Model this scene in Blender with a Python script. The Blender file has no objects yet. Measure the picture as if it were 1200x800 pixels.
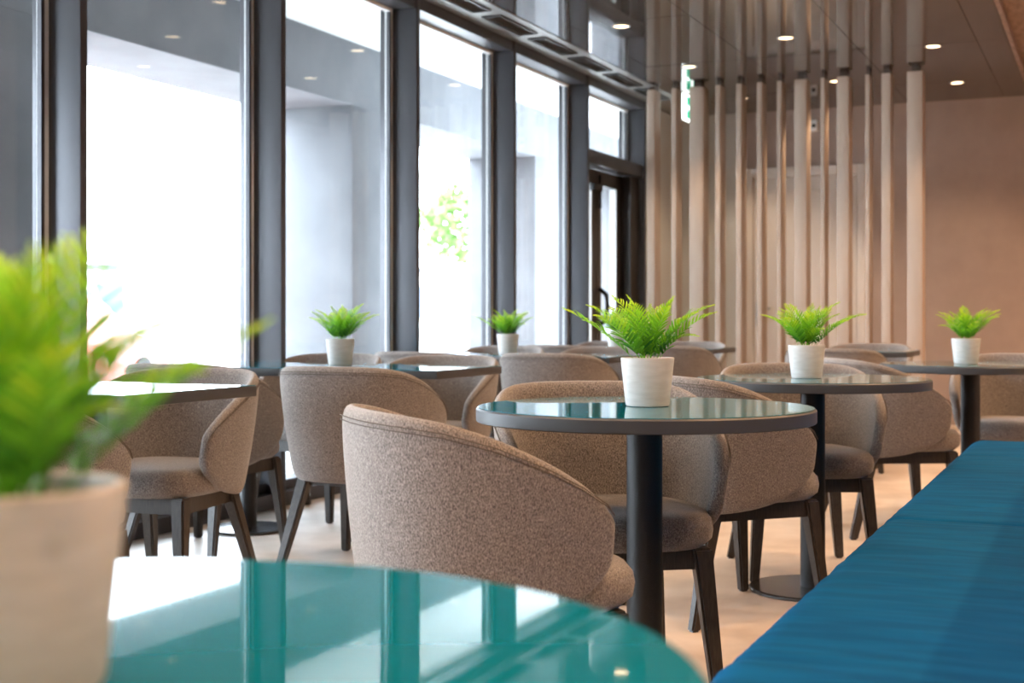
import bpy, bmesh, math, random
from mathutils import Vector, Matrix, noise

# ------------------------------------------------------------------ camera, world, exposure
# world axes: +Y runs along the window wall (away from us), +X points away from the windows, camera above the origin
SC = bpy.context.scene
C = SC.collection
R = math.radians
cam_d = bpy.data.cameras.new('camera'); cam = bpy.data.objects.new('camera', cam_d); C.objects.link(cam)
CAM_Z = 0.95; YAW = 23.9; FPX = 1584.0; HORIZON = 372.0
cam.location = (0, 0, CAM_Z); cam.rotation_euler = (R(90), 0, R(YAW))
cam_d.sensor_width = 36.0; cam_d.lens = FPX / 1200 * 36.0
cam_d.shift_y = -(400 - HORIZON) / 1200
cam_d.clip_start = 0.05; cam_d.clip_end = 300
cam_d.dof.use_dof = True; cam_d.dof.focus_distance = 3.35; cam_d.dof.aperture_fstop = 4.5
SC.camera = cam

W = bpy.data.worlds.new('overcast_sky'); SC.world = W; W.use_nodes = True
W.node_tree.nodes['Background'].inputs[0].default_value = (0.80, 0.90, 1.0, 1)
W.node_tree.nodes['Background'].inputs[1].default_value = 15.0
SC.view_settings.view_transform = 'Standard'; SC.view_settings.look = 'None'
SC.view_settings.gamma = 1; SC.view_settings.use_curve_mapping = False
SC.view_settings.exposure = 0.85
SC.cycles.use_denoising = True
SC.cycles.max_bounces = 10; SC.cycles.diffuse_bounces = 5; SC.cycles.glossy_bounces = 5
SC.cycles.transparent_max_bounces = 16
SC.cycles.caustics_reflective = False; SC.cycles.caustics_refractive = False
SC.cycles.sample_clamp_indirect = 6.0
DOWNLIGHT_W = 36.0
DOWNLIGHT_COL = (1.0, 0.70, 0.45)
BENCH_SIDE_W = 92.0

_c, _s = math.cos(R(YAW)), math.sin(R(YAW))
def at_z(px, py, z):
    """point at height z seen at a pixel of the 1200x800 frame"""
    d = FPX * (CAM_Z - z) / (py - HORIZON); X = (px - 600) / FPX * d
    return Vector((_c * X - _s * d, _s * X + _c * d, z))

# ------------------------------------------------------------------ materials
def mat(name, col, rough=0.5, metal=0.0, spec=0.5, **kw):
    m = bpy.data.materials.new(name); m.use_nodes = True
    b = m.node_tree.nodes['Principled BSDF']
    b.inputs['Base Color'].default_value = (*col, 1); b.inputs['Roughness'].default_value = rough
    b.inputs['Metallic'].default_value = metal; b.inputs['Specular IOR Level'].default_value = spec
    for k, v in kw.items(): b.inputs[k.replace('_', ' ')].default_value = v
    return m
def nd(m, t, **kw):
    n = m.node_tree.nodes.new(t)
    for k, v in kw.items(): setattr(n, k, v)
    return n
def lk(m, a, b): m.node_tree.links.new(a, b)
def noise_col(m, cols, scale, detail=3, stretch=(1, 1, 1), bump=0, bump_dist=0.001, rough=None, lo=.35, hi=.65):
    b = m.node_tree.nodes['Principled BSDF']
    tc = nd(m, 'ShaderNodeTexCoord'); mp = nd(m, 'ShaderNodeMapping'); mp.inputs['Scale'].default_value = stretch
    ns = nd(m, 'ShaderNodeTexNoise'); ns.inputs['Scale'].default_value = scale; ns.inputs['Detail'].default_value = detail
    rp = nd(m, 'ShaderNodeValToRGB')
    el = rp.color_ramp.elements
    el[0].position = lo; el[0].color = (*cols[0], 1); el[1].position = hi; el[1].color = (*cols[-1], 1)
    for i, cc in enumerate(cols[1:-1]):
        e = el.new(lo + (hi - lo) * (i + 1) / (len(cols) - 1)); e.color = (*cc, 1)
    lk(m, tc.outputs['Object'], mp.inputs[0]); lk(m, mp.outputs[0], ns.inputs['Vector'])
    lk(m, ns.outputs[0], rp.inputs[0]); lk(m, rp.outputs[0], b.inputs['Base Color'])
    if bump:
        bp = nd(m, 'ShaderNodeBump'); bp.inputs['Strength'].default_value = bump; bp.inputs['Distance'].default_value = bump_dist
        lk(m, ns.outputs[0], bp.inputs['Height']); lk(m, bp.outputs[0], b.inputs['Normal'])
    return m
M = {}
M['fabric'] = noise_col(mat('woven_fabric', (.2, .16, .13), .95, spec=.2, Sheen_Weight=.25, Sheen_Roughness=.5),
                        [(.070, .062, .060), (.185, .163, .151), (.33, .296, .276)], 430, 2, (1, 1, .5), .35, .001, lo=.3, hi=.70)
M['seam'] = mat('seam_thread', (.10, .085, .075), .9, spec=.2)
M['dark_wood'] = noise_col(mat('dark_stained_wood', (.03, .024, .02), .42), [(.022, .018, .016), (.045, .036, .030)], 40, 3, (6, 6, .6), .1)
M['black_metal'] = noise_col(mat('black_textured_metal', (.012, .012, .013), .45, .3), [(.010, .010, .011), (.02, .02, .021)], 500, 2, bump=.5, bump_dist=.0008)
M['base_metal'] = mat('dark_polished_base', (.10, .10, .105), .22, .85)
M['edge'] = mat('table_edge_band', (.046, .049, .054), .45)
M['glass_top'] = mat('teal_back_painted_glass', (.001, .145, .212), .03, spec=.32)
M['clay'] = noise_col(mat('pale_clay', (.55, .50, .45), .85, spec=.25), [(.60, .545, .51), (.67, .615, .58)], 22, 4, (1, 1, 4), .03)
M['soil'] = noise_col(mat('dark_soil', (.03, .02, .015), .95), [(.015, .011, .008), (.06, .045, .03)], 90, 3, bump=.6)
def leaf_mat():
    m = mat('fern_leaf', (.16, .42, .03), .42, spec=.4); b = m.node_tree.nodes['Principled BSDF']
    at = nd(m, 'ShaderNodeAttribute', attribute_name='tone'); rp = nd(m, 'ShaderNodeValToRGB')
    e = rp.color_ramp.elements; e[0].color = (.020, .135, .014, 1); e[1].color = (.55, .68, .03, 1)  # dark inner leaf to yellow tip: shade and window sunlight painted into the colour
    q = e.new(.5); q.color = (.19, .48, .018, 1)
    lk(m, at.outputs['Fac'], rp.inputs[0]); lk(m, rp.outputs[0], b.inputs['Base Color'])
    tr = nd(m, 'ShaderNodeBsdfTranslucent'); mx = nd(m, 'ShaderNodeMixShader'); mx.inputs[0].default_value = .45
    lk(m, rp.outputs[0], tr.inputs[0]); out = m.node_tree.nodes['Material Output']
    lk(m, b.outputs[0], mx.inputs[1]); lk(m, tr.outputs[0], mx.inputs[2]); lk(m, mx.outputs[0], out.inputs[0])
    return m
M['leaf'] = leaf_mat()
M['bench'] = noise_col(mat('teal_velvet', (.003, .09, .15), .8, spec=.06, Sheen_Weight=.0, Sheen_Roughness=.4, Sheen_Tint=(.1, .6, 1, 1)),
                       [(.0003, .052, .142), (.0006, .073, .185)], 5, 4, (1, 6, 1), .10, .004)
M['plinth'] = mat('bench_plinth', (.02, .02, .02), .5)
M['floor'] = noise_col(mat('pale_stone_floor', (.6, .5, .42), .42, spec=.35), [(.43, .355, .295), (.58, .49, .415), (.68, .60, .53)], 3.2, 10, (1, 1, 1), .06, .002, lo=.3, hi=.7)
M['wall'] = noise_col(mat('mauve_beige_plaster', (.42, .31, .26), .9, spec=.15), [(.385, .305, .265), (.415, .33, .29)], 6, 4)
M['ceil'] = mat('dark_glossy_ceiling', (.058, .051, .046), .035, spec=1.0, IOR=1.75)
M['ceil_back'] = mat('ceiling_void', (.01, .01, .01), .9)
M['strip'] = mat('grey_metal_strip', (.30, .30, .29), .35, .3)
M['vent_slat'] = mat('vent_slat', (.22, .22, .23), .4, .4)
M['vent_frame'] = mat('vent_frame', (.05, .05, .05), .4)
M['wood_ceil'] = noise_col(mat('brown_ceiling', (.25, .16, .12), .6), [(.17, .11, .085), (.28, .19, .15)], 7, 5, (4, 1, 1))
M['fin'] = noise_col(mat('anthracite_aluminium', (.06, .06, .068), .38, .55), [(.075, .075, .083), (.10, .099, .108)], 3, 4, (1, 1, .3))
M['bead'] = mat('pale_glazing_bead', (.75, .75, .74), .5)
M['door'] = mat('dark_brown_door', (.030, .024, .021), .35, .2)
M['slat'] = noise_col(mat('beige_lacquer_slat', (.46, .36, .28), .6), [(.44, .345, .27), (.48, .38, .30)], 12, 3, (1, 1, .2))
M['bracket'] = mat('brown_bracket', (.06, .04, .03), .5)
M['white_paint'] = mat('white_door_paint', (.74, .70, .66), .5)
M['white_plastic'] = mat('white_plastic', (.8, .8, .8), .4)
M['concrete'] = noise_col(mat('grey_concrete_panel', (.30, .31, .33), .8), [(.095, .099, .108), (.122, .126, .136)], 2.2, 6)
M['soffit'] = mat('white_soffit', (.85, .85, .84), .8)
M['ground'] = noise_col(mat('pale_paving', (.62, .60, .57), .9), [(.56, .54, .52), (.68, .66, .63)], 1.5, 5)
M['steel'] = mat('brushed_steel', (.55, .55, .55), .3, 1.0)
M['house'] = mat('white_render', (.78, .77, .75), .9)
M['house_glass'] = mat('far_window', (.10, .13, .18), .15)
M['car_red'] = mat('red_car_paint', (.60, .05, .03), .25, Coat_Weight=.8)
M['orange'] = mat('orange_band', (.75, .32, .08), .6)
M['tyre'] = mat('tyre_rubber', (.02, .02, .02), .8)
M['bark'] = mat('tree_bark', (.12, .09, .07), .9)
M['tree'] = noise_col(mat('tree_leaf', (.14, .28, .07), .6), [(.10, .22, .05), (.22, .38, .10)], 3, 3)
def emit(name, col, st):
    m = mat(name, col, .5); b = m.node_tree.nodes['Principled BSDF']
    b.inputs['Emission Color'].default_value = (*col, 1); b.inputs['Emission Strength'].default_value = st
    return m
M['lamp'] = emit('warm_lamp_lens', (1.0, .70, .42), 4.0)
M['sign_white'] = emit('lit_sign_white', (.92, 1.0, .96), 1.6)
M['sign_green'] = emit('lit_sign_green', (.02, .42, .24), 1.0)
def pane_mat(name, tint):
    m = bpy.data.materials.new(name); m.use_nodes = True; t = m.node_tree; t.nodes.clear()
    out = t.nodes.new('ShaderNodeOutputMaterial'); mx = t.nodes.new('ShaderNodeMixShader')
    tr = t.nodes.new('ShaderNodeBsdfTransparent'); tr.inputs[0].default_value = (*tint, 1)
    gl = t.nodes.new('ShaderNodeBsdfGlossy'); gl.inputs['Roughness'].default_value = 0.0
    lw = t.nodes.new('ShaderNodeLayerWeight'); lw.inputs[0].default_value = .5
    pw = t.nodes.new('ShaderNodeMath'); pw.operation = 'POWER'; pw.inputs[1].default_value = 5
    fr = t.nodes.new('ShaderNodeMath'); fr.operation = 'MULTIPLY_ADD'; fr.inputs[1].default_value = .95; fr.inputs[2].default_value = .045
    t.links.new(lw.outputs['Facing'], pw.inputs[0]); t.links.new(pw.outputs[0], fr.inputs[0])
    t.links.new(fr.outputs[0], mx.inputs[0]); t.links.new(tr.outputs[0], mx.inputs[1])
    t.links.new(gl.outputs[0], mx.inputs[2]); t.links.new(mx.outputs[0], out.inputs[0])
    return m
M['pane'] = pane_mat('clear_pane', (.93, .95, .96))

# ------------------------------------------------------------------ mesh helpers
def link(name, me, m, parent=None, loc=None, rot=None):
    o = bpy.data.objects.new(name, me); C.objects.link(o)
    if m and not me.materials: me.materials.append(M[m])
    if parent: o.parent = parent
    if loc is not None: o.location = loc
    if rot is not None: o.rotation_euler = rot
    return o
def mesh_of(bm, name='mesh', smooth=False, angle=None):
    me = bpy.data.meshes.new(name); bm.normal_update(); bm.to_mesh(me); bm.free()
    if smooth:
        for p in me.polygons: p.use_smooth = True
        if angle is not None:
            try: me.set_sharp_from_angle(angle=R(angle))
            except Exception: pass
    return me
def add_box(bm, x0, x1, y0, y1, z0, z1):
    v = [bm.verts.new((x, y, z)) for z in (z0, z1) for y in (y0, y1) for x in (x0, x1)]
    for f in ((0, 2, 3, 1), (4, 5, 7, 6), (0, 1, 5, 4), (2, 6, 7, 3), (0, 4, 6, 2), (1, 3, 7, 5)):
        bm.faces.new([v[i] for i in f])
    return v
def box_mesh(x0, x1, y0, y1, z0, z1, bev=0.0, seg=2, name='box'):
    bm = bmesh.new(); add_box(bm, x0, x1, y0, y1, z0, z1)
    if bev: bmesh.ops.bevel(bm, geom=bm.edges[:], offset=bev, segments=seg, profile=.5, affect='EDGES')
    return mesh_of(bm, name, bool(bev), 35)
def lathe_mesh(prof, n=48, name='lathe', angle=35):
    bm = bmesh.new(); rings = []
    for r, z in prof:
        if r <= 1e-6: rings.append([bm.verts.new((0, 0, z))])
        else: rings.append([bm.verts.new((r * math.cos(2 * math.pi * i / n), r * math.sin(2 * math.pi * i / n), z)) for i in range(n)])
    for a, b in zip(rings, rings[1:]):
        for i in range(n):
            j = (i + 1) % n
            if len(a) == 1: bm.faces.new((a[0], b[j], b[i]))
            elif len(b) == 1: bm.faces.new((a[i], a[j], b[0]))
            else: bm.faces.new((a[i], a[j], b[j], b[i]))
    bmesh.ops.recalc_face_normals(bm, faces=bm.faces[:])
    return mesh_of(bm, name, True, angle)
def tube(bm, pts, r, n=6, closed=False):
    rings = []; P = [Vector(p) for p in pts]
    for i, p in enumerate(P):
        a = P[max(i - 1, 0)]; b = P[min(i + 1, len(P) - 1)]; t = (b - a).normalized()
        u = t.cross(Vector((0, 0, 1)));  u = u.normalized() if u.length > 1e-4 else Vector((1, 0, 0))
        w = t.cross(u); rr = r[i] if isinstance(r, (list, tuple)) else r
        rings.append([bm.verts.new(p + rr * (math.cos(2 * math.pi * k / n) * u + math.sin(2 * math.pi * k / n) * w)) for k in range(n)])
    for a, b in zip(rings, rings[1:]):
        for k in range(n): bm.faces.new((a[k], a[(k + 1) % n], b[(k + 1) % n], b[k]))
    bm.faces.new(rings[0][::-1]); bm.faces.new(rings[-1])
def baked(me, mods):
    """apply modifiers to a mesh once, so that copies can share the data"""
    o = bpy.data.objects.new('work', me); C.objects.link(o)
    for t, kw in mods:
        md = o.modifiers.new(t, t)
        for k, v in kw.items(): setattr(md, k, v)
    dg = bpy.context.evaluated_depsgraph_get(); dg.update()
    out = bpy.data.meshes.new_from_object(o.evaluated_get(dg)); bpy.data.objects.remove(o)
    for p in out.polygons: p.use_smooth = True
    return out
def empty(name, loc=(0, 0, 0), rz=0):
    o = bpy.data.objects.new(name, None); o.empty_display_size = .1; C.objects.link(o)
    o.location = loc; o.rotation_euler = (0, 0, rz); return o
def tag(o, label, cat, group=None):
    o['label'] = label; o['category'] = cat
    if group: o['group'] = group
    return o
def struct(o, label=None):
    o['kind'] = 'structure'
    if label: o['label'] = label
    return o
def sbox(name, m, b, parent=None, bev=0, label=None):
    """box with its origin at its own base centre"""
    x0, x1, y0, y1, z0, z1 = b; cx, cy = (x0 + x1) / 2, (y0 + y1) / 2
    base = Vector((cx, cy, z0))
    o = link(name, box_mesh(x0 - cx, x1 - cx, y0 - cy, y1 - cy, 0, z1 - z0, bev, name=name), m, parent)
    o.location = base - (parent.location if parent else Vector())
    if label and not parent: o['label'] = label
    return o

# ------------------------------------------------------------------ the room shell
NF = -3.78           # room-side face of the window fins
NG = -3.95           # glass plane
CEIL = 2.87
Y0, Y1 = -4.40, 12.5
XR = 3.0
fl = struct(sbox('floor', 'floor', (NG - .05, XR, Y0, Y1, -.12, 0)), 'pale beige stone floor of the cafe')
wb = struct(sbox('wall_back', 'wall', (NG - .08, XR + .15, Y1, Y1 + .15, 0, 3.1)), 'mauve beige plaster wall at the end of the room')
wr = struct(sbox('wall_right', 'wall', (XR, XR + .15, Y0, Y1, 0, 3.1)))
wf = struct(sbox('wall_front', 'wall', (NG - .6, XR + .15, Y0 - .15, Y0, 0, 3.1)))
struct(sbox('baseboard_back', 'white_paint', (-1.0, XR, Y1 - .012, Y1, 0, .08)))

ceil = struct(sbox('ceiling', 'ceil_back', (NG - .6, XR + .15, Y0 - .15, Y1 + .15, 3.1, 3.2)), 'dark glossy panelled ceiling')
rnd = random.Random(4)
xb = [-3.46, -3.25, -2.45, -1.65, -.85, -.65]
yb = [Y1 - 1.01 - 1.6 * k for k in range(11)]; yb = [Y1] + [y for y in yb if y > Y0] + [Y0]
pm = {}
for i in range(len(xb) - 1):
    for j in range(len(yb) - 1):
        wx, wy = xb[i + 1] - xb[i], yb[j] - yb[j + 1]
        k = (round(wx, 3), round(wy, 3))
        if k not in pm: pm[k] = box_mesh(-wx / 2 + .002, wx / 2 - .002, -wy / 2 + .002, wy / 2 - .002, 0, .02, name='ceiling_panel')
        p = link('ceiling_panel', pm[k], 'ceil', ceil)
        p.location = Vector(((xb[i] + xb[i + 1]) / 2, (yb[j] + yb[j + 1]) / 2, CEIL)) - ceil.location
        p.rotation_euler = (R(rnd.uniform(-.06, .06)), R(rnd.uniform(-.12, .12)), 0)
# raised brown ceiling over the bench side, its edge, and the metal strip along the windows
p = sbox('raised_ceiling', 'wood_ceil', (-.62, XR, Y0, Y1, 2.93, 2.96), ceil); p['label'] = 'raised brown ceiling field over the bench'
p = sbox('recess_edge', 'wood_ceil', (-.648, -.62, Y0, Y1, CEIL - .002, 2.96), ceil)
p = sbox('perimeter_strip', 'strip', (NF - .005, -3.464, Y0, Y1, CEIL - .004, CEIL + .03), ceil); p['label'] = 'grey metal strip along the windows'

# ------------------------------------------------------------------ window wall: bays between deep fins
FINS = [4.256 + 1.437 * k for k in range(-6, 6)]      # near face of each fin
FINW = .042
wn = 0
def bay(y0, y1, door=False):
    """glazed bay between the fin at y0 and the one at y1 (the far fin belongs to the next bay)"""
    global wn
    wn += 1
    w = struct(empty('window_%d' % wn, ((NF + NG) / 2, y0, 0)), None)
    a, b = y0 + FINW, y1
    sbox('mullion', 'fin', (NG - .08, NF, y0, y0 + FINW, 0, CEIL), w, .003)
    sbox('head_frame', 'fin', (NG - .04, NF - .01, a, b, CEIL - .075, CEIL), w)
    sbox('head_bead', 'bead', (NG - .012, NG + .022, a + .03, b - .03, CEIL - .093, CEIL - .075), w)
    sbox('glazing_bead', 'bead', (NG - .03, NG + .006, a, a + .03, .12, CEIL - .075), w)
    sbox('glazing_bead', 'bead', (NG - .03, NG + .006, b - .03, b, .12, CEIL - .075), w)
    sbox('gasket', 'fin', (NG - .01, NG + .012, b - .048, b - .03, .12, CEIL - .093), w)
    zb = .12
    if door:
        zb = 2.30
        sbox('transom', 'fin', (NG - .06, NF - .02, a, b, 2.19, 2.30), w, .003)
    else:
        sbox('sill_frame', 'fin', (NG - .04, NF - .03, a, b, 0, .07), w)
        sbox('sill_ledge', 'fin', (NG - .04, NF - .09, a, b, .07, .12), w)
    sbox('pane', 'pane', (NG - .004, NG + .004, a + .03, b - .03, zb, CEIL - .08), w)
    return w
for k in range(len(FINS) - 1):
    bay(FINS[k], FINS[k + 1], door=(k == 10))
xd0_ = -3.13
# the bay with the door, beyond it solid dark panel up to the back wall
yd = FINS[10]
sbw = struct(sbox('trim_1', 'fin', (NG - .08, NF, FINS[11], FINS[11] + FINW, 0, CEIL), None, .003))
M['pale_wall'] = mat('pale_grey_paint', (.60, .61, .59), .8)
struct(sbox('trim_6', 'pale_wall', (NF - .03, xd0_ - .002, Y1 - .01, Y1, 0, CEIL)), 'pale grey lining of the back wall left of the white door')
struct(sbox('wall_left', 'pale_wall', (NG - .08, NF - .03, FINS[11] + FINW, Y1, 0, CEIL)), 'short plaster wall between the glass door and the back wall')
d1 = struct(empty('door_1', (NG, yd + FINW, 0)), 'dark framed double glass door in the window wall')
def leaf(y0, y1, g0, g1):
    lf = sbox('door_leaf', 'door', (NG - .025, NG + .025, y0, y0 + .001, 0.01, .02), d1)   # replaced below by a frame with an opening
    bm = bmesh.new()
    for b in ((y0, g0, .01, 2.18), (g1, y1, .01, 2.18), (g0, g1, .01, .16), (g0, g1, 2.06, 2.18)):
        add_box(bm, -.028, .028, b[0] - (y0 + .0005), b[1] - (y0 + .0005), b[2] - .01, b[3] - .01)
    old = lf.data; me = mesh_of(bm, 'door_leaf'); me.materials.append(M['door']); lf.data = me; bpy.data.meshes.remove(old)
    p = link('pane', box_mesh(-.004, .004, g0 - y0 - .0005, g1 - y0 - .0005, .15, 2.05), 'pane', lf)
    for yy in (g0, g1 - .014):
        link('glazing_bead', box_mesh(-.03, .03, yy - y0, yy - y0 + .014, .15, 2.05), 'bead', lf)
    return lf
l1 = leaf(yd + .05, 10.575, yd + .13, 10.47)
l2 = leaf(10.585, 11.22, 10.69, 11.08)
sbox('side_panel', 'door', (NG - .03, NF - .06, 11.22, FINS[11], 0, 2.19), d1)
sbox('door_closer', 'black_metal', (NG + .03, NG + .075, 10.42, 10.62, 2.0, 2.06), d1, .006)
sbox('closer_arm', 'black_metal', (NG + .04, NG + .06, 10.60, 10.63, 1.86, 2.14), d1, .004)
bm = bmesh.new()
tube(bm, [(0, 0, -.16), (.05, 0, -.12), (.075, .01, 0), (.06, .02, .10), (0, .02, .15)], .02, 8)
hd = link('door_handle', mesh_of(bm, 'door_handle', True), 'black_metal', d1); hd.location = (.03, 10.64 - d1.location.y, 1.04)
struct(sbox('trim_2', 'fin', (NG - .1, NF + .002, Y0 - .1, FINS[0], CEIL - .02, CEIL + .2)))

# white door on the back wall
xd0, xd1, zd = -3.13, -2.03, 2.34
d2 = struct(empty('door_2', ((xd0 + xd1) / 2, Y1, 0)), 'white panelled door in a white frame behind the slat screen')
sbox('door_frame', 'white_paint', (xd0, xd0 + .07, Y1 - .05, Y1, 0, zd), d2, .004)
sbox('door_frame', 'white_paint', (xd1 - .07, xd1, Y1 - .05, Y1, 0, zd), d2, .004)
sbox('door_frame', 'white_paint', (xd0 + .07, xd1 - .07, Y1 - .05, Y1, zd - .09, zd), d2, .004)
lf = sbox('door_leaf', 'white_paint', (xd0 + .075, xd1 - .075, Y1 - .03, Y1, .01, zd - .095), d2, .003)
sbox('door_moulding', 'white_paint', (xd1 - .20, xd1 - .185, Y1 - .04, Y1 - .03, .15, zd - .22), d2)
sbox('door_moulding', 'white_paint', (xd0 + .185, xd0 + .2, Y1 - .04, Y1 - .03, .15, zd - .22), d2)
sbox('door_moulding', 'white_paint', (xd0 + .2, xd1 - .2, Y1 - .04, Y1 - .03, zd - .235, zd - .22), d2)
pl = sbox('handle_plate', 'steel', (xd0 + .10, xd0 + .15, Y1 - .04, Y1 - .03, .88, 1.10), d2, .003)
sbox('door_handle', 'steel', (xd0 + .11, xd0 + .24, Y1 - .08, Y1 - .06, 1.02, 1.045), d2, .006)

# ------------------------------------------------------------------ slat screen
scr = tag(empty('slat_screen', (-2.4, 10.70, 0)), 'floor-to-ceiling screen of upright beige slats in front of the white door', 'screen')
SL = [(-3.517, .065), (-3.307, .040), (-3.153, .115), (-2.938, .043), (-2.765, .045), (-2.595, .042), (-2.433, .034),
      (-2.295, .096), (-2.088, .031), (-1.962, .092), (-1.743, .032), (-1.620, .068), (-1.429, .114)]
for x, w in SL:
    s_ = sbox('slat', 'slat', (x, x + w, 10.70, 10.865, 0, 2.835), scr, .002)
    bx = min(w * .36, .028)
    b_ = link('bracket', box_mesh(-bx, bx, -.055, .055, 2.833, CEIL), 'bracket', s_)

# ------------------------------------------------------------------ ceiling fittings
def vent(y, lab, grp=None):
    v = tag(empty('ceiling_vent', (-3.595, y + .31, CEIL - .004)), lab, 'vent', grp)
    L, Wd = .60, .135
    bm = bmesh.new()
    for b in ((-Wd / 2, Wd / 2, -L / 2, -L / 2 + .012), (-Wd / 2, Wd / 2, L / 2 - .012, L / 2), (-Wd / 2, -Wd / 2 + .012, -L / 2 + .012, L / 2 - .012), (Wd / 2 - .012, Wd / 2, -L / 2 + .012, L / 2 - .012)):
        add_box(bm, *b, -.012, 0)
    link('frame', mesh_of(bm, 'vent_frame'), 'vent_frame', v)
    link('backing', box_mesh(-Wd / 2 + .02, Wd / 2 - .02, -L / 2 + .02, L / 2 - .02, -.002, -.0005), 'ceil_back', v)
    for q in range(6):
        xx = -Wd / 2 + .024 + q * .0175
        s2 = link('slat', vent_slat, 'vent_slat', v, (xx, 0, -.006), (0, R(35), 0))
vent_slat = box_mesh(-.006, .006, -.28, .28, -.0008, .0008, name='vent_slat')
VY = [7.03 + .745 * k for k in range(6)]
VL = ['ceiling air vent cut by the top edge of the picture, above the windows',
      'second ceiling air vent of the row above the windows, counted from the camera',
      'third ceiling air vent of the row above the windows, counted from the camera',
      'fourth ceiling air vent of the row above the windows, counted from the camera',
      'fifth ceiling air vent of the row above the windows, counted from the camera',
      'last small ceiling air vent in the row, next to the slat screen']
for y, l in zip(VY, VL): vent(y, l, 'air vents in the strip above the windows')

ring = lathe_mesh([(.062, 0), (.062, -.004), (.052, -.004), (.046, .0)], 28, 'trim_ring')
lens = lathe_mesh([(.046, -.001), (0, -.001)], 28, 'lens')
spot_d = bpy.data.lights.new('downlight_bulb', 'SPOT'); spot_d.energy = DOWNLIGHT_W; spot_d.color = DOWNLIGHT_COL
spot_d.spot_size = R(105); spot_d.spot_blend = .55; spot_d.shadow_soft_size = .045
spot_b = spot_d.copy(); spot_b.energy = BENCH_SIDE_W; spot_b.spot_size = R(130); spot_b.color = (1.0, .60, .32)
def downlight(x, y, lab, grp=None, z=CEIL, bulb=spot_d):
    e = tag(empty('downlight', (x, y, z - .002)), lab, 'downlight', grp)
    link('trim_ring', ring, 'strip', e); link('lens', lens, 'lamp', e)
    l = bpy.data.objects.new('bulb', bulb); C.objects.link(l); l.parent = e; l.location = (0, 0, -.012)
VIS = {(0, 8.43): 'round warm downlight between the ceiling vents and the slat screen, leftmost one',
       (0, 10.0): 'round warm downlight just in front of the lit green exit sign',
       (0, 11.62): 'small warm downlight seen between the slats right of the exit sign',
       (1, 9.24): 'round warm downlight above the middle of the slat screen, nearest there',
       (1, 11.1): 'warm downlight behind the middle slats of the screen, near the white door',
       (2, 9.95): 'round warm downlight right of the slat screen, nearer of two',
       (2, 11.57): 'round warm downlight by the bare back wall, right of the slat screen'}
rows = [(-2.95, [8.43, 10.0, 11.62, 6.8, 5.2, 3.6, 2.0, .4, -1.2, -2.8]), (-2.04, [9.24, 11.1, 7.5, 5.9, 4.3, 2.7, 1.1, -.5, -2.1]),
        (-1.15, [9.95, 11.57, 8.3, 6.7, 5.1, 3.5, 1.9, .3, -1.3, -2.9])]
for i, (x, ys) in enumerate(rows):
    for y in ys:
        lab = VIS.get((i, y))
        downlight(x, y, lab or 'recessed round downlight above the tables, outside the picture', 'downlights in the dark ceiling' if lab else 'downlights out of the picture')
for x in (.3, 1.7):
    for k in range(8): downlight(x, -2.6 + 1.9 * k, 'recessed round downlight above the tables, outside the picture', 'downlights out of the picture', 2.93, spot_b)

ex = tag(empty('exit_sign', (-3.325, 11.25, CEIL)), 'lit white and green exit sign hanging under the ceiling behind the slats', 'sign')
link('sign_plate', box_mesh(-.012, .012, -.17, .17, -.235, -.01, .002), 'sign_white', ex)
link('green_panel', box_mesh(.012, .0135, -.09, .155, -.215, -.03), 'sign_green', ex)
for yy in (-.1, .1): link('hanger', box_mesh(-.004, .004, yy - .01, yy + .01, -.01, 0), 'steel', ex)
# running figure and arrow on the green panel
bm = bmesh.new()
add_box(bm, .0135, .0142, -.12, -.03, -.13, -.115); add_box(bm, .0135, .0142, -.05, -.03, -.15, -.095)
add_box(bm, .0135, .0142, .03, .10, -.20, -.05)
link('pictogram', mesh_of(bm, 'pictogram'), 'sign_white', ex)
wl = tag(empty('wall_sensor', (-2.49, Y1, 2.66)), 'small white box high on the back wall above the white door', 'sensor')
link('housing', box_mesh(-.035, .035, -.06, 0, 0, .10, .008), 'white_plastic', wl); link('lens', box_mesh(-.015, .015, -.066, -.06, .03, .06), 'black_metal', wl)

# ------------------------------------------------------------------ outside: colonnade, ground, far things
gz = -.12
gr = struct(sbox('ground', 'ground', (-140, NG - .05, -60, 120, gz - .1, gz)), 'pale paving outside')
NB0, NB1 = -7.03, -6.16
struct(sbox('trim_3', 'soffit', (-6.20, NG - .10, -14, 34, 3.40, 3.5)), 'white soffit of the covered walk outside')
struct(sbox('trim_4', 'concrete', (NB0, NB1, -14, 34, 2.84, 3.9)), 'grey concrete beam of the covered walk outside')
struct(sbox('trim_5', 'concrete', (NG - .12, NG - .02, -14, 34, CEIL + .0, 3.7)))
CL = {1: 'grey concrete column outside the leftmost window, mostly behind the blurred fern',
      2: 'broad grey concrete column outside the third window from the left',
      3: 'grey concrete column outside the fifth window, next to the glass door'}
for k in range(-3, 6):
    y = 6.23 + 4.17 * k
    o = sbox('concrete_column', 'concrete', (NB0, NB1, y, y + .74, gz, 2.84), None, .004)
    tag(o, CL.get(k + 1, 'grey concrete column of the covered walk, out of the picture'), 'column', 'concrete columns of the covered walk')

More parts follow.
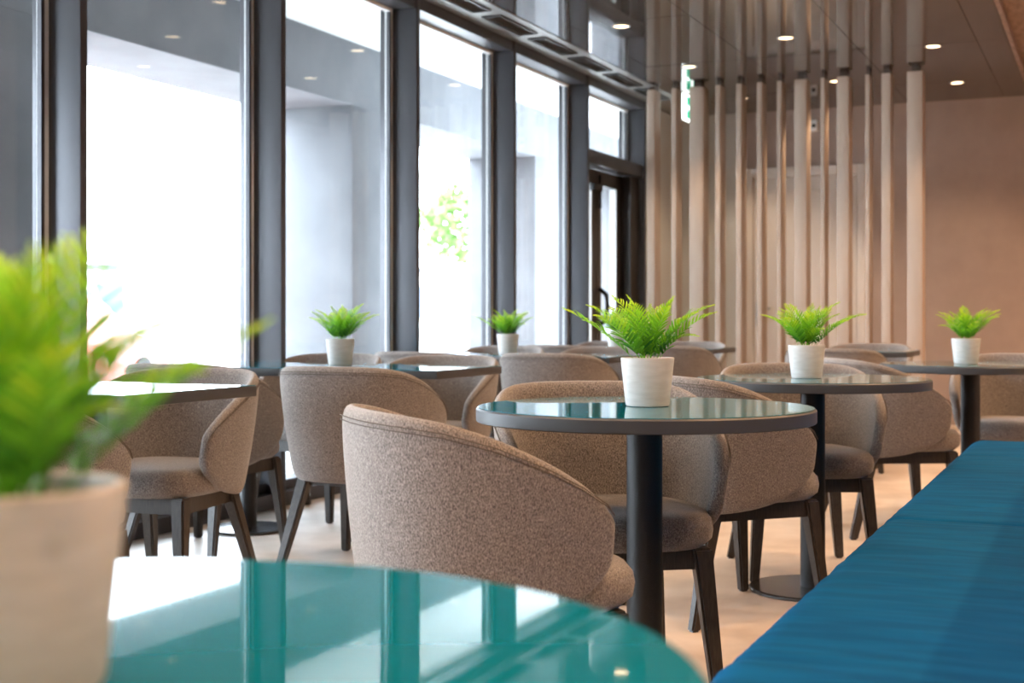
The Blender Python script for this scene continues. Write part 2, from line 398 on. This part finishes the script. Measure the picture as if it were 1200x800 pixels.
def far_house(loc, w, h, dpt, rz, floors, cols, lab, band=None):
    e = tag(empty('far_building', loc, rz), lab, 'building')
    link('wall', box_mesh(-w / 2, w / 2, -dpt / 2, dpt / 2, 0, h), 'house', e)
    link('roof', box_mesh(-w / 2 - .3, w / 2 + .3, -dpt / 2 - .3, dpt / 2 + .3, h, h + .3), 'concrete', e)
    ww = w / cols * .6; hh = h / floors * .5
    fm = box_mesh(-ww / 2 - .05, ww / 2 + .05, -.04, 0, -.05, hh + .05); pmn = box_mesh(-ww / 2, ww / 2, -.06, -.035, 0, hh)
    for f in range(floors):
        for c_ in range(cols):
            q = link('window', fm, 'white_paint', e, (-w / 2 + w / cols * (c_ + .5), -dpt / 2, h / floors * (f + .3)))
            link('pane', pmn, 'house_glass', q)
    if band: link('band', box_mesh(-w / 2 - .02, w / 2 + .02, -dpt / 2 - .06, -dpt / 2, band, band + .35), 'orange', e)
far_house((-38, 26, gz), 20, 5.2, 8, R(70), 2, 8, 'white low building with an orange band far outside behind the blurred fern', 1.9)
far_house((-40, 62, gz), 26, 3.4, 8, R(40), 1, 12, 'pale low building with a row of windows outside the fourth window')

def make_car(loc, rz):
    e = tag(empty('car', loc, rz), 'red car parked outside, seen behind the blurred fern', 'car')
    prof = [(-2.05, .35), (-2.1, .6), (-2.0, .82), (-1.1, .92), (-.45, 1.40), (.85, 1.43), (1.55, 1.0), (2.0, .95), (2.08, .6), (2.02, .35)]
    bm = bmesh.new(); L_, R_ = [], []
    for x, z in prof:
        hw = .86 if z < 1.1 else .66
        L_.append(bm.verts.new((x, -hw, z))); R_.append(bm.verts.new((x, hw, z)))
    bm.faces.new(L_); bm.faces.new(R_[::-1])
    for i in range(len(prof)): j = (i + 1) % len(prof); bm.faces.new((L_[j], L_[i], R_[i], R_[j]))
    bmesh.ops.recalc_face_normals(bm, faces=bm.faces[:])
    bmesh.ops.bevel(bm, geom=bm.edges[:], offset=.07, segments=3, profile=.6, affect='EDGES')
    link('body', mesh_of(bm, 'car_body', True, 40), 'car_red', e)
    bm = bmesh.new(); vs = [bm.verts.new(p) for p in ((-1.02, -.6, 1.0), (-1.02, .6, 1.0), (-.55, .55, 1.36), (-.55, -.55, 1.36))]
    bm.faces.new(vs); bmesh.ops.translate(bm, verts=bm.verts[:], vec=(-.03, 0, .03))
    link('windscreen', mesh_of(bm, 'windscreen'), 'house_glass', e)
    for sgn in (-1, 1):
        bm = bmesh.new(); vs = [bm.verts.new(p) for p in ((-.9, sgn * .80, 1.0), (1.2, sgn * .80, 1.0), (.75, sgn * .685, 1.36), (-.4, sgn * .685, 1.36))]
        bm.faces.new(vs); link('side_window', mesh_of(bm, 'side_window'), 'house_glass', e)
        link('headlight', box_mesh(-2.1, -1.98, sgn * .62 - .15, sgn * .62 + .15, .66, .80, .03), 'white_plastic', e)
    wm = lathe_mesh([(0, -.1), (.2, -.1), (.31, -.09), (.32, 0), (.31, .09), (.2, .1), (0, .1)], 24, 'wheel')
    for x in (-1.32, 1.32):
        for y in (-.8, .8): link('wheel', wm, 'tyre', e, (x, y, .32), (R(90), 0, 0))
make_car((-10.6, 10.9, gz), R(-75))

rt = random.Random(8)
def make_tree(loc, h, rad, lab):
    e = tag(empty('tree', loc), lab, 'tree')
    bm = bmesh.new(); tube(bm, [(0, 0, 0), (.05, 0, h * .4), (0, .05, h * .7)], [.16, .12, .06], 8)
    link('trunk', mesh_of(bm, 'trunk', True), 'bark', e)
    bm = bmesh.new()
    for i in range(900):
        v = Vector((rt.gauss(0, 1), rt.gauss(0, 1), rt.gauss(0, 1))).normalized() * rad * rt.uniform(.35, 1) ** .5
        v.z = v.z * .75 + h * .72; a = Vector((rt.uniform(-1, 1), rt.uniform(-1, 1), rt.uniform(-1, 1))).normalized() * .22
        b = a.cross(Vector((rt.uniform(-1, 1), rt.uniform(-1, 1), 1))).normalized() * .12
        bm.faces.new([bm.verts.new(v - a), bm.verts.new(v + b), bm.verts.new(v + a), bm.verts.new(v - b)])
    q = link('crown', mesh_of(bm, 'crown'), 'tree', e); q['kind'] = 'stuff'
make_tree((-17.4, 36.5, gz), 5.4, 1.7, 'leafy tree outside, seen pale through the fourth window')

# ------------------------------------------------------------------ tub chairs
HALF = [(0, -.278, .775, .335), (.10, -.274, .775, .335), (.19, -.247, .772, .336), (.252, -.185, .762, .340), (.285, -.10, .735, .348),
        (.297, 0, .690, .365), (.296, .075, .648, .392), (.290, .130, .608, .430), (.281, .166, .558, .486)]
def shell_point(s, v):
    """s in -8..8 along the U, v 0..1 up"""
    i = min(int(abs(s)), 7); f = abs(s) - i; a, b = HALF[i], HALF[i + 1]
    x, y, t, bt = [a[k] + (b[k] - a[k]) * f for k in range(4)]
    z = bt + (t - bt) * v
    q = max(0.0, min(1.0, (z - .335) / .44)); bulge = .02 * math.sin(math.pi * q)
    kx = .77 + .23 * q + bulge * 1.5; ky = .86 + .14 * q + bulge
    return Vector((math.copysign(x * kx, s), y * ky if y < 0 else y * .97, z))
def shell_mesh():
    bm = bmesh.new(); vs = [0, .2, .4, .6, .8, 1]
    g = [[bm.verts.new(shell_point(s, v)) for v in vs] for s in range(-8, 9)]
    for a, b in zip(g, g[1:]):
        for i in range(len(vs) - 1): bm.faces.new((a[i], b[i], b[i + 1], a[i + 1]))
    bmesh.ops.recalc_face_normals(bm, faces=bm.faces[:])
    me = mesh_of(bm, 'chair_shell')
    return baked(me, [('SOLIDIFY', dict(thickness=.042, offset=0)), ('SUBSURF', dict(levels=2, render_levels=2))])
def seat_mesh():
    bm = bmesh.new(); n = 40
    prof = [(0, .37), (.6, .368), (.9, .372), (.985, .392), (1.0, .415), (.985, .438), (.93, .455), (.75, .463), (.4, .467), (0, .468)]
    def pt(r, k):
        a = 2 * math.pi * k / n; cx, sy = math.cos(a), math.sin(a)
        x = math.copysign(abs(cx) ** .62, cx) * .245 * r; y = math.copysign(abs(sy) ** .62, sy) * .25 * r + .025
        if y < .0: x *= 1 + .30 * y
        return x, y
    rings = []
    for r, z in prof:
        rings.append([bm.verts.new((0, .025, z))] if r == 0 else [bm.verts.new((*pt(r, k), z)) for k in range(n)])
    for a, b in zip(rings, rings[1:]):
        for i in range(n):
            j = (i + 1) % n
            if len(a) == 1: bm.faces.new((a[0], b[j], b[i]))
            elif len(b) == 1: bm.faces.new((a[i], a[j], b[0]))
            else: bm.faces.new((a[i], a[j], b[j], b[i]))
    bmesh.ops.recalc_face_normals(bm, faces=bm.faces[:])
    return mesh_of(bm, 'chair_seat', True)
def leg_mesh(top, foot, w0, w1):
    bm = bmesh.new(); a, b = Vector(top), Vector(foot)
    v = []
    for p, w in ((a, w0), (b, w1)):
        v.append([bm.verts.new(p + Vector((sx * w / 2, sy * w / 2, 0))) for sx, sy in ((-1, -1), (1, -1), (1, 1), (-1, 1))])
    for i in range(4): j = (i + 1) % 4; bm.faces.new((v[0][i], v[0][j], v[1][j], v[1][i]))
    bm.faces.new(v[0]); bm.faces.new(v[1])
    bmesh.ops.recalc_face_normals(bm, faces=bm.faces[:])
    bmesh.ops.bevel(bm, geom=bm.edges[:], offset=.006, segments=2, affect='EDGES')
    return mesh_of(bm, 'chair_leg', True, 40)
CH = {'shell': shell_mesh(), 'seat': seat_mesh(),
      'legs': [leg_mesh((.19 * s, .19, .372), (.222 * s, .235, 0), .05, .032) for s in (-1, 1)] + [leg_mesh((.16 * s, -.15, .372), (.215 * s, -.262, 0), .05, .032) for s in (-1, 1)]}
bm = bmesh.new()
for b in ((-.19, .19, .172, .200, .318, .370), (-.16, .16, -.165, -.137, .318, .370)): add_box(bm, *b)
for sgn in (-1, 1):
    v = add_box(bm, -.014, .014, -.16, .19, .318, .370)
    for q in v: q.co.x += sgn * (.16 + .03 * (q.co.y + .15) / .34)
CH['frame'] = mesh_of(bm, 'chair_frame')
bm = bmesh.new()
for dv in (.925, .945):
    pts = []
    for i in range(-76, 77):
        s = i / 10; p = shell_point(s, dv); q = shell_point(s + .05 if s < 7.6 else s, dv); r = shell_point(s - .05 if s > -7.6 else s, dv)
        t = (q - r).normalized(); nrm = t.cross(Vector((0, 0, 1))).normalized()
        if nrm.dot(Vector((p.x, p.y, 0))) < 0: nrm.negate()
        pts.append(p + nrm * .0195)
    tube(bm, pts, .0011, 5)
CH['seam'] = mesh_of(bm, 'chair_seam', True)
def chair(x, y, face, lab, grp=None):
    """face: degrees from +Y (along the windows, away from us) towards +X"""
    e = tag(empty('tub_chair', (x, y, 0), -R(face)), lab, 'chair', grp or 'grey brown tub chairs')
    s_ = link('back_shell', CH['shell'], 'fabric', e); link('seam', CH['seam'], 'seam', s_)
    link('seat', CH['seat'], 'fabric', e)
    for l_ in CH['legs']: link('leg', l_, 'dark_wood', e)
    link('frame', CH['frame'], 'dark_wood', e)
CHAIRS = [
    (-1.17, 2.53, 46, 'tub chair nearest the camera, back turned to us, at the front round table'),
    (-1.21, 3.36, 146, 'tub chair beyond the front round table, open towards it, front leg beside the blue bench'),
    (-1.15, 4.30, 40, 'tub chair seen from its back and side between the front and second round tables'),
    (-1.068, 5.088, 155, 'tub chair beyond the second round table, open towards it'),
    (-.90, 6.20, 58, 'tub chair seen from its back and side between the second and third round tables'),
    (-.42, 6.98, 185, 'tub chair beyond the third round table, cut by the right edge of the picture'),
    (-2.93, 3.70, 175, 'tub chair facing us behind the leftmost table corner, partly behind the blurred fern'),
    (-2.69, 2.76, 0, 'tub chair hidden by the foreground pot, one armrest showing right of it'),
    (-2.63, 4.53, 0, 'tub chair with its back to us, directly behind the nearest chair'),
    (-3.38, 4.55, 0, 'dark tub chair with its back to us by the window, right behind the leftmost table'),
    (-2.88, 5.57, 180, 'tub chair facing us across the square table left of the front round table'),
    (-3.52, 5.60, 180, 'tub chair behind the potted fern by the third window, only its top rim showing'),
    (-2.63, 6.55, 0, 'tub chair with its back to us behind the front round table\'s left rim'),
    (-3.38, 6.55, 0, 'tub chair with its back to us, just left of the small window fern'),
    (-2.82, 7.62, 180, 'tub chair whose rim shows just left of the fern on the front round table'),
    (-3.50, 7.62, 180, 'tub chair whose rim shows right behind the small window fern'),
    (-2.63, 8.55, 0, 'tub chair with its back to us, right of the pot on the front round table'),
    (-3.36, 8.50, 0, 'tub chair with its back to us left of the far fern near the glass door'),
    (-2.87, 9.62, 180, 'tub chair facing us in front of the leftmost slats of the screen'),
    (-3.50, 9.62, 180, 'tub chair nearest the glass door, only its rim showing behind the far fern pot'),
    (-1.50, 8.20, 0, 'tub chair with its back to us right of the fern on the second round table'),
    (-1.52, 9.35, 180, 'farthest tub chair, facing us before the right end of the slat screen'),
]
for a in CHAIRS: chair(*a)

# ------------------------------------------------------------------ tables
TZ = .74
def disc_prof(r, z0, z1, bev): return [(0, z0), (r - .002, z0), (r, z0 + .002), (r, z1 - bev), (r - bev, z1), (0, z1)]
T_ROUND = dict(board=lathe_mesh(disc_prof(.40, TZ - .034, TZ - .0015, .004), 96, 'round_board'),
               glass=lathe_mesh([(0, TZ - .0015), (.3945, TZ - .0015), (.3955, TZ - .0005), (.3945, TZ), (0, TZ)], 96, 'round_glass', 20),
               base=lathe_mesh([(0, 0), (.215, 0), (.22, .003), (.22, .010), (.215, .014), (.05, .016), (0, .016)], 64, 'round_base'),
               col=lathe_mesh([(0, .014), (.0425, .014), (.0425, TZ - .046), (0, TZ - .046)], 32, 'round_column'),
               plate=box_mesh(-.13, .13, -.13, .13, TZ - .046, TZ - .034, .002))
SX, SY = .735, .62
T_SQ = dict(board=box_mesh(-SX / 2, SX / 2, -SY / 2, SY / 2, TZ - .034, TZ - .0015, .0025),
            glass=box_mesh(-SX / 2 + .003, SX / 2 - .003, -SY / 2 + .003, SY / 2 - .003, TZ - .0015, TZ + .0005, .0006, 1),
            base=lathe_mesh([(0, 0), (.178, 0), (.182, .003), (.182, .009), (.178, .013), (.045, .015), (0, .015)], 56, 'sq_base'),
            col=lathe_mesh([(0, .013), (.0375, .013), (.0375, TZ - .046), (0, TZ - .046)], 32, 'sq_column'),
            plate=box_mesh(-.16, .16, -.12, .12, TZ - .046, TZ - .034, .002))
def table(kind, name, x, y, lab, grp, rz=0):
    e = tag(empty(name, (x, y, 0), rz), lab, 'table', grp)
    T = T_ROUND if kind == 'round' else T_SQ
    b = link('table_top', T['board'], 'edge', e); link('glass_surface', T['glass'], 'glass_top', b)
    link('mounting_plate', T['plate'], 'black_metal', e); link('column', T['col'], 'black_metal', e); link('base', T['base'], 'base_metal', e)
G1, G2 = 'round glass-topped tables along the bench', 'square glass-topped tables by the windows'
table('round', 'round_table', -.575, .60, 'round teal glass table cut by the bottom edge, closest to the camera', G1)
table('round', 'round_table', -1.012, 3.06, 'round teal glass table in the middle with a bushy fern, in sharp focus', G1)
table('round', 'round_table', -.95, 4.73, 'second round table, with a fern in front of the slat screen', G1)
table('round', 'round_table', -.585, 6.47, 'third round table, beyond the end of the bench, at the right edge', G1)
XL, XRT = -3.535, -2.795
TROW = [3.21, 5.06, 7.06, 9.08]
TL = [('square table at the left window, hidden behind the blurred foreground fern', 'square table whose corner shows right of the blurred foreground fern'),
      ('square table against the third window, left half of the pair with a fern', 'square table with a sharp near corner, just left of the front round table'),
      ('square table at the window holding the small fern, left half of its pair', 'square table behind the fern of the front round table, right half of its pair'),
      ('square table by the glass door, left half of the farthest window pair', 'square table in front of the leftmost slats, right half of the farthest window pair')]
for y, (a, b) in zip(TROW, TL):
    table('sq', 'square_table', XL, y, a, G2); table('sq', 'square_table', XRT, y, b, G2)
table('sq', 'square_table', -1.50, 8.78, 'small square table in front of the right end of the slat screen', G2)

# ------------------------------------------------------------------ potted ferns
rf = random.Random(21)
def frond_mesh(L, up, curl, seed):
    """frond leaving the origin, rising in the XZ plane with first angle `up` from the horizontal, drooping by curl"""
    r = random.Random(seed); bm = bmesh.new(); ly = bm.verts.layers.float.new('tone')
    N = 19; P = []; p = Vector((0, 0, 0)); a = up
    for i in range(N + 1):
        P.append(p.copy()); t = i / N
        p = p + Vector((math.cos(R(a)), 0, math.sin(R(a)))) * (L / N); a -= curl / N * (0.4 + 1.3 * t)
    def V(co, tone): v = bm.verts.new(co); v[ly] = tone; return v
    # rachis
    prev = None
    for i, q in enumerate(P):
        w = .0016 * (1 - .7 * i / N); tn = .25 + .4 * i / N
        row = [V(q + Vector((0, -w, 0)), tn), V(q + Vector((0, 0, w)), tn), V(q + Vector((0, w, 0)), tn)]
        if prev: bm.faces.new((prev[0], prev[1], row[1], row[0])); bm.faces.new((prev[1], prev[2], row[2], row[1]))
        prev = row
    for i in range(3, N + 1):
        t = i / N; q = P[i]; tg = (P[i] - P[i - 1]).normalized(); nm = Vector((-tg.z, 0, tg.x))
        ll = .047 * (L / .2) * (math.sin(math.pi * min(1, (t * .93 + .09))) ** .6) * r.uniform(.88, 1.1)
        ll = max(ll, .008)
        for sg in (-1, 1):
            sw = .55 + .5 * t
            dr = (Vector((0, sg, 0)) * math.cos(sw) + tg * math.sin(sw) + nm * r.uniform(.05, .30)).normalized()
            sd = tg * .0047 * (L / .2) * (1 - .25 * t)
            base = q; mid = base + dr * ll * .5 + nm * .002; tip = base + dr * ll - nm * ll * .12
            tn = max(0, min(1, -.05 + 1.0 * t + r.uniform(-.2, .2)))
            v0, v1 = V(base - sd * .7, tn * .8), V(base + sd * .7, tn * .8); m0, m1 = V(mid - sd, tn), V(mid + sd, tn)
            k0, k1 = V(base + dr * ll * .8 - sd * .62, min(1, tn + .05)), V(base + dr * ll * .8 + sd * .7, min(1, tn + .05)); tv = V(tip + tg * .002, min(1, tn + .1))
            bm.faces.new((v0, v1, m1, m0)); bm.faces.new((m0, m1, k1, k0)); bm.faces.new((k0, k1, tv))
    return mesh_of(bm, 'frond')
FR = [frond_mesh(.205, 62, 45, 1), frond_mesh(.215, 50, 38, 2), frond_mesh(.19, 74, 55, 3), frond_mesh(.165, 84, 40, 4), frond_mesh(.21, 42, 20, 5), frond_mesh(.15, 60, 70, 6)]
pot_m = lathe_mesh([(0, .004), (.048, .004), (.050, .0), (.052, .004), (.0635, .110), (.0635, .113), (.0615, .1145), (.058, .113), (.0565, .095), (0, .095)], 56, 'pot')
soil_m = lathe_mesh([(.0567, .096), (.03, .102), (0, .104)], 32, 'soil')
def fern(x, y, lab, seed, sc=1.0, n=17, rz=0):
    e = tag(empty('potted_fern', (x, y, TZ + .001), rz), lab, 'plant', 'potted ferns on the tables')
    pt = link('pot', pot_m, 'clay', e); link('soil', soil_m, 'soil', pt)
    r = random.Random(seed)
    for i in range(n):
        k = i % 3
        ring_ = 0 if i < 8 else (1 if i < 13 else 2)
        me = FR[r.choice([(0, 1, 4), (0, 2), (3, 3, 5, 2)][ring_])]
        yaw = (i * 137.5 + r.uniform(-18, 18)) % 360; rr = [.022, .014, .006][ring_]
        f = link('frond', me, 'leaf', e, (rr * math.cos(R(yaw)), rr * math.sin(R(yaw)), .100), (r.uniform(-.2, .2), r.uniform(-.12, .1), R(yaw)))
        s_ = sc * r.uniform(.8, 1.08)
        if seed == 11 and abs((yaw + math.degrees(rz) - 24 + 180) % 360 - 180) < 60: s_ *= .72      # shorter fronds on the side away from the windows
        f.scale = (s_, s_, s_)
FERNS = [(-.572, .588, 'large blurred fern in a pale pot in the left foreground', 11),
         (-1.008, 3.07, 'sharp bushy fern in a pale pot on the middle round table', 12),
         (-.965, 4.70, 'potted fern on the second round table in front of the slat screen', 13),
         (-.60, 6.43, 'potted fern at the right, in front of the bare back wall', 14),
         (-3.13, 5.18, 'potted fern on the window table left of the front round table', 15),
         (-3.15, 7.05, 'small potted fern against the narrow bright window in the middle', 16),
         (-3.18, 8.98, 'farthest potted fern, half hidden behind the fern on the middle round table', 17)]
for x, y, l, s_ in FERNS: fern(x, y, l, s_, 1.12 if s_ == 11 else 1.0, 28 if s_ == 11 else 20, R(200) if s_ == 11 else 0)

# ------------------------------------------------------------------ bench
BX0, BX1 = -.533, .03
be = tag(empty('bench', ((BX0 + BX1) / 2, 2.3, 0)), 'long teal blue upholstered bench in the right foreground', 'bench')
def cushion(y0, y1, seed):
    bm = bmesh.new(); nx, ny = 26, int((y1 - y0) / .012); g = []
    ox, oy = be.location.x, be.location.y
    def rnd_edge(a, r): return 0 if a >= r else r - math.sqrt(max(0, r * r - (r - a) ** 2))
    def fill(k, n, edge):      # denser rows near both ends
        t = k / n; return t * (1 - edge) + edge * (.5 - .5 * math.cos(math.pi * t))
    for j in range(ny + 1):
        fy = fill(j, ny, .6); y = y0 + (y1 - y0) * fy; row = []
        for i in range(nx + 1):
            fx = fill(i, nx, .8); xl = BX0 + (rnd_edge(y1 - y, .13) if y1 > 5 else 0); x = xl + (BX1 - xl) * fx
            z = .452 - rnd_edge(x - xl, .055) - rnd_edge(y - y0, .022) - rnd_edge(y1 - y, .03 if y1 < 5 else .07)
            z += .006 * math.sin(math.pi * fx) * (1 - (2 * fy - 1) ** 6)
            v = Vector((x * 2.2 + seed * 7, y * 13 + 1.2 * noise.noise(Vector((x * 4, y * 2, 5))), seed)); amp = .35 + .9 * max(0, .5 + noise.noise(Vector((x * 3, y * 1.7, seed + 9))))
            z += amp * (.0034 * noise.noise(v) + .0022 * noise.noise(v * 2.3 + Vector((3, 1, 0))))
            wv = .006 * noise.noise(Vector((0, y * 3, seed))) if i == 0 else 0
            row.append(bm.verts.new((x + wv - ox, y - oy, z)))
        g.append(row)
    for a, b in zip(g, g[1:]):
        for i in range(nx): bm.faces.new((a[i], a[i + 1], b[i + 1], b[i]))
    # skirt down to the underside
    bd = [r[0] for r in g] + g[-1][1:] + [r[-1] for r in g[::-1]][1:] + g[0][::-1][1:-1]
    low = [bm.verts.new((v.co.x, v.co.y, .31)) for v in bd]
    for k in range(len(bd)): j = (k + 1) % len(bd); bm.faces.new((bd[k], low[k], low[j], bd[j]))
    bm.faces.new(low)
    bmesh.ops.recalc_face_normals(bm, faces=bm.faces[:])
    link('seat_cushion', mesh_of(bm, 'cushion', True, 60), 'bench', be)
cushion(3.468, 5.86, 1); cushion(1.09, 3.464, 2); cushion(-1.28, 1.086, 3)
sbox('plinth', 'plinth', (-.28, BX1 + .1, -1.25, 5.70, 0, .31), be)
sbox('backrest', 'bench', (BX1 + .005, BX1 + .135, -1.28, 5.86, .31, .82), be, .03)
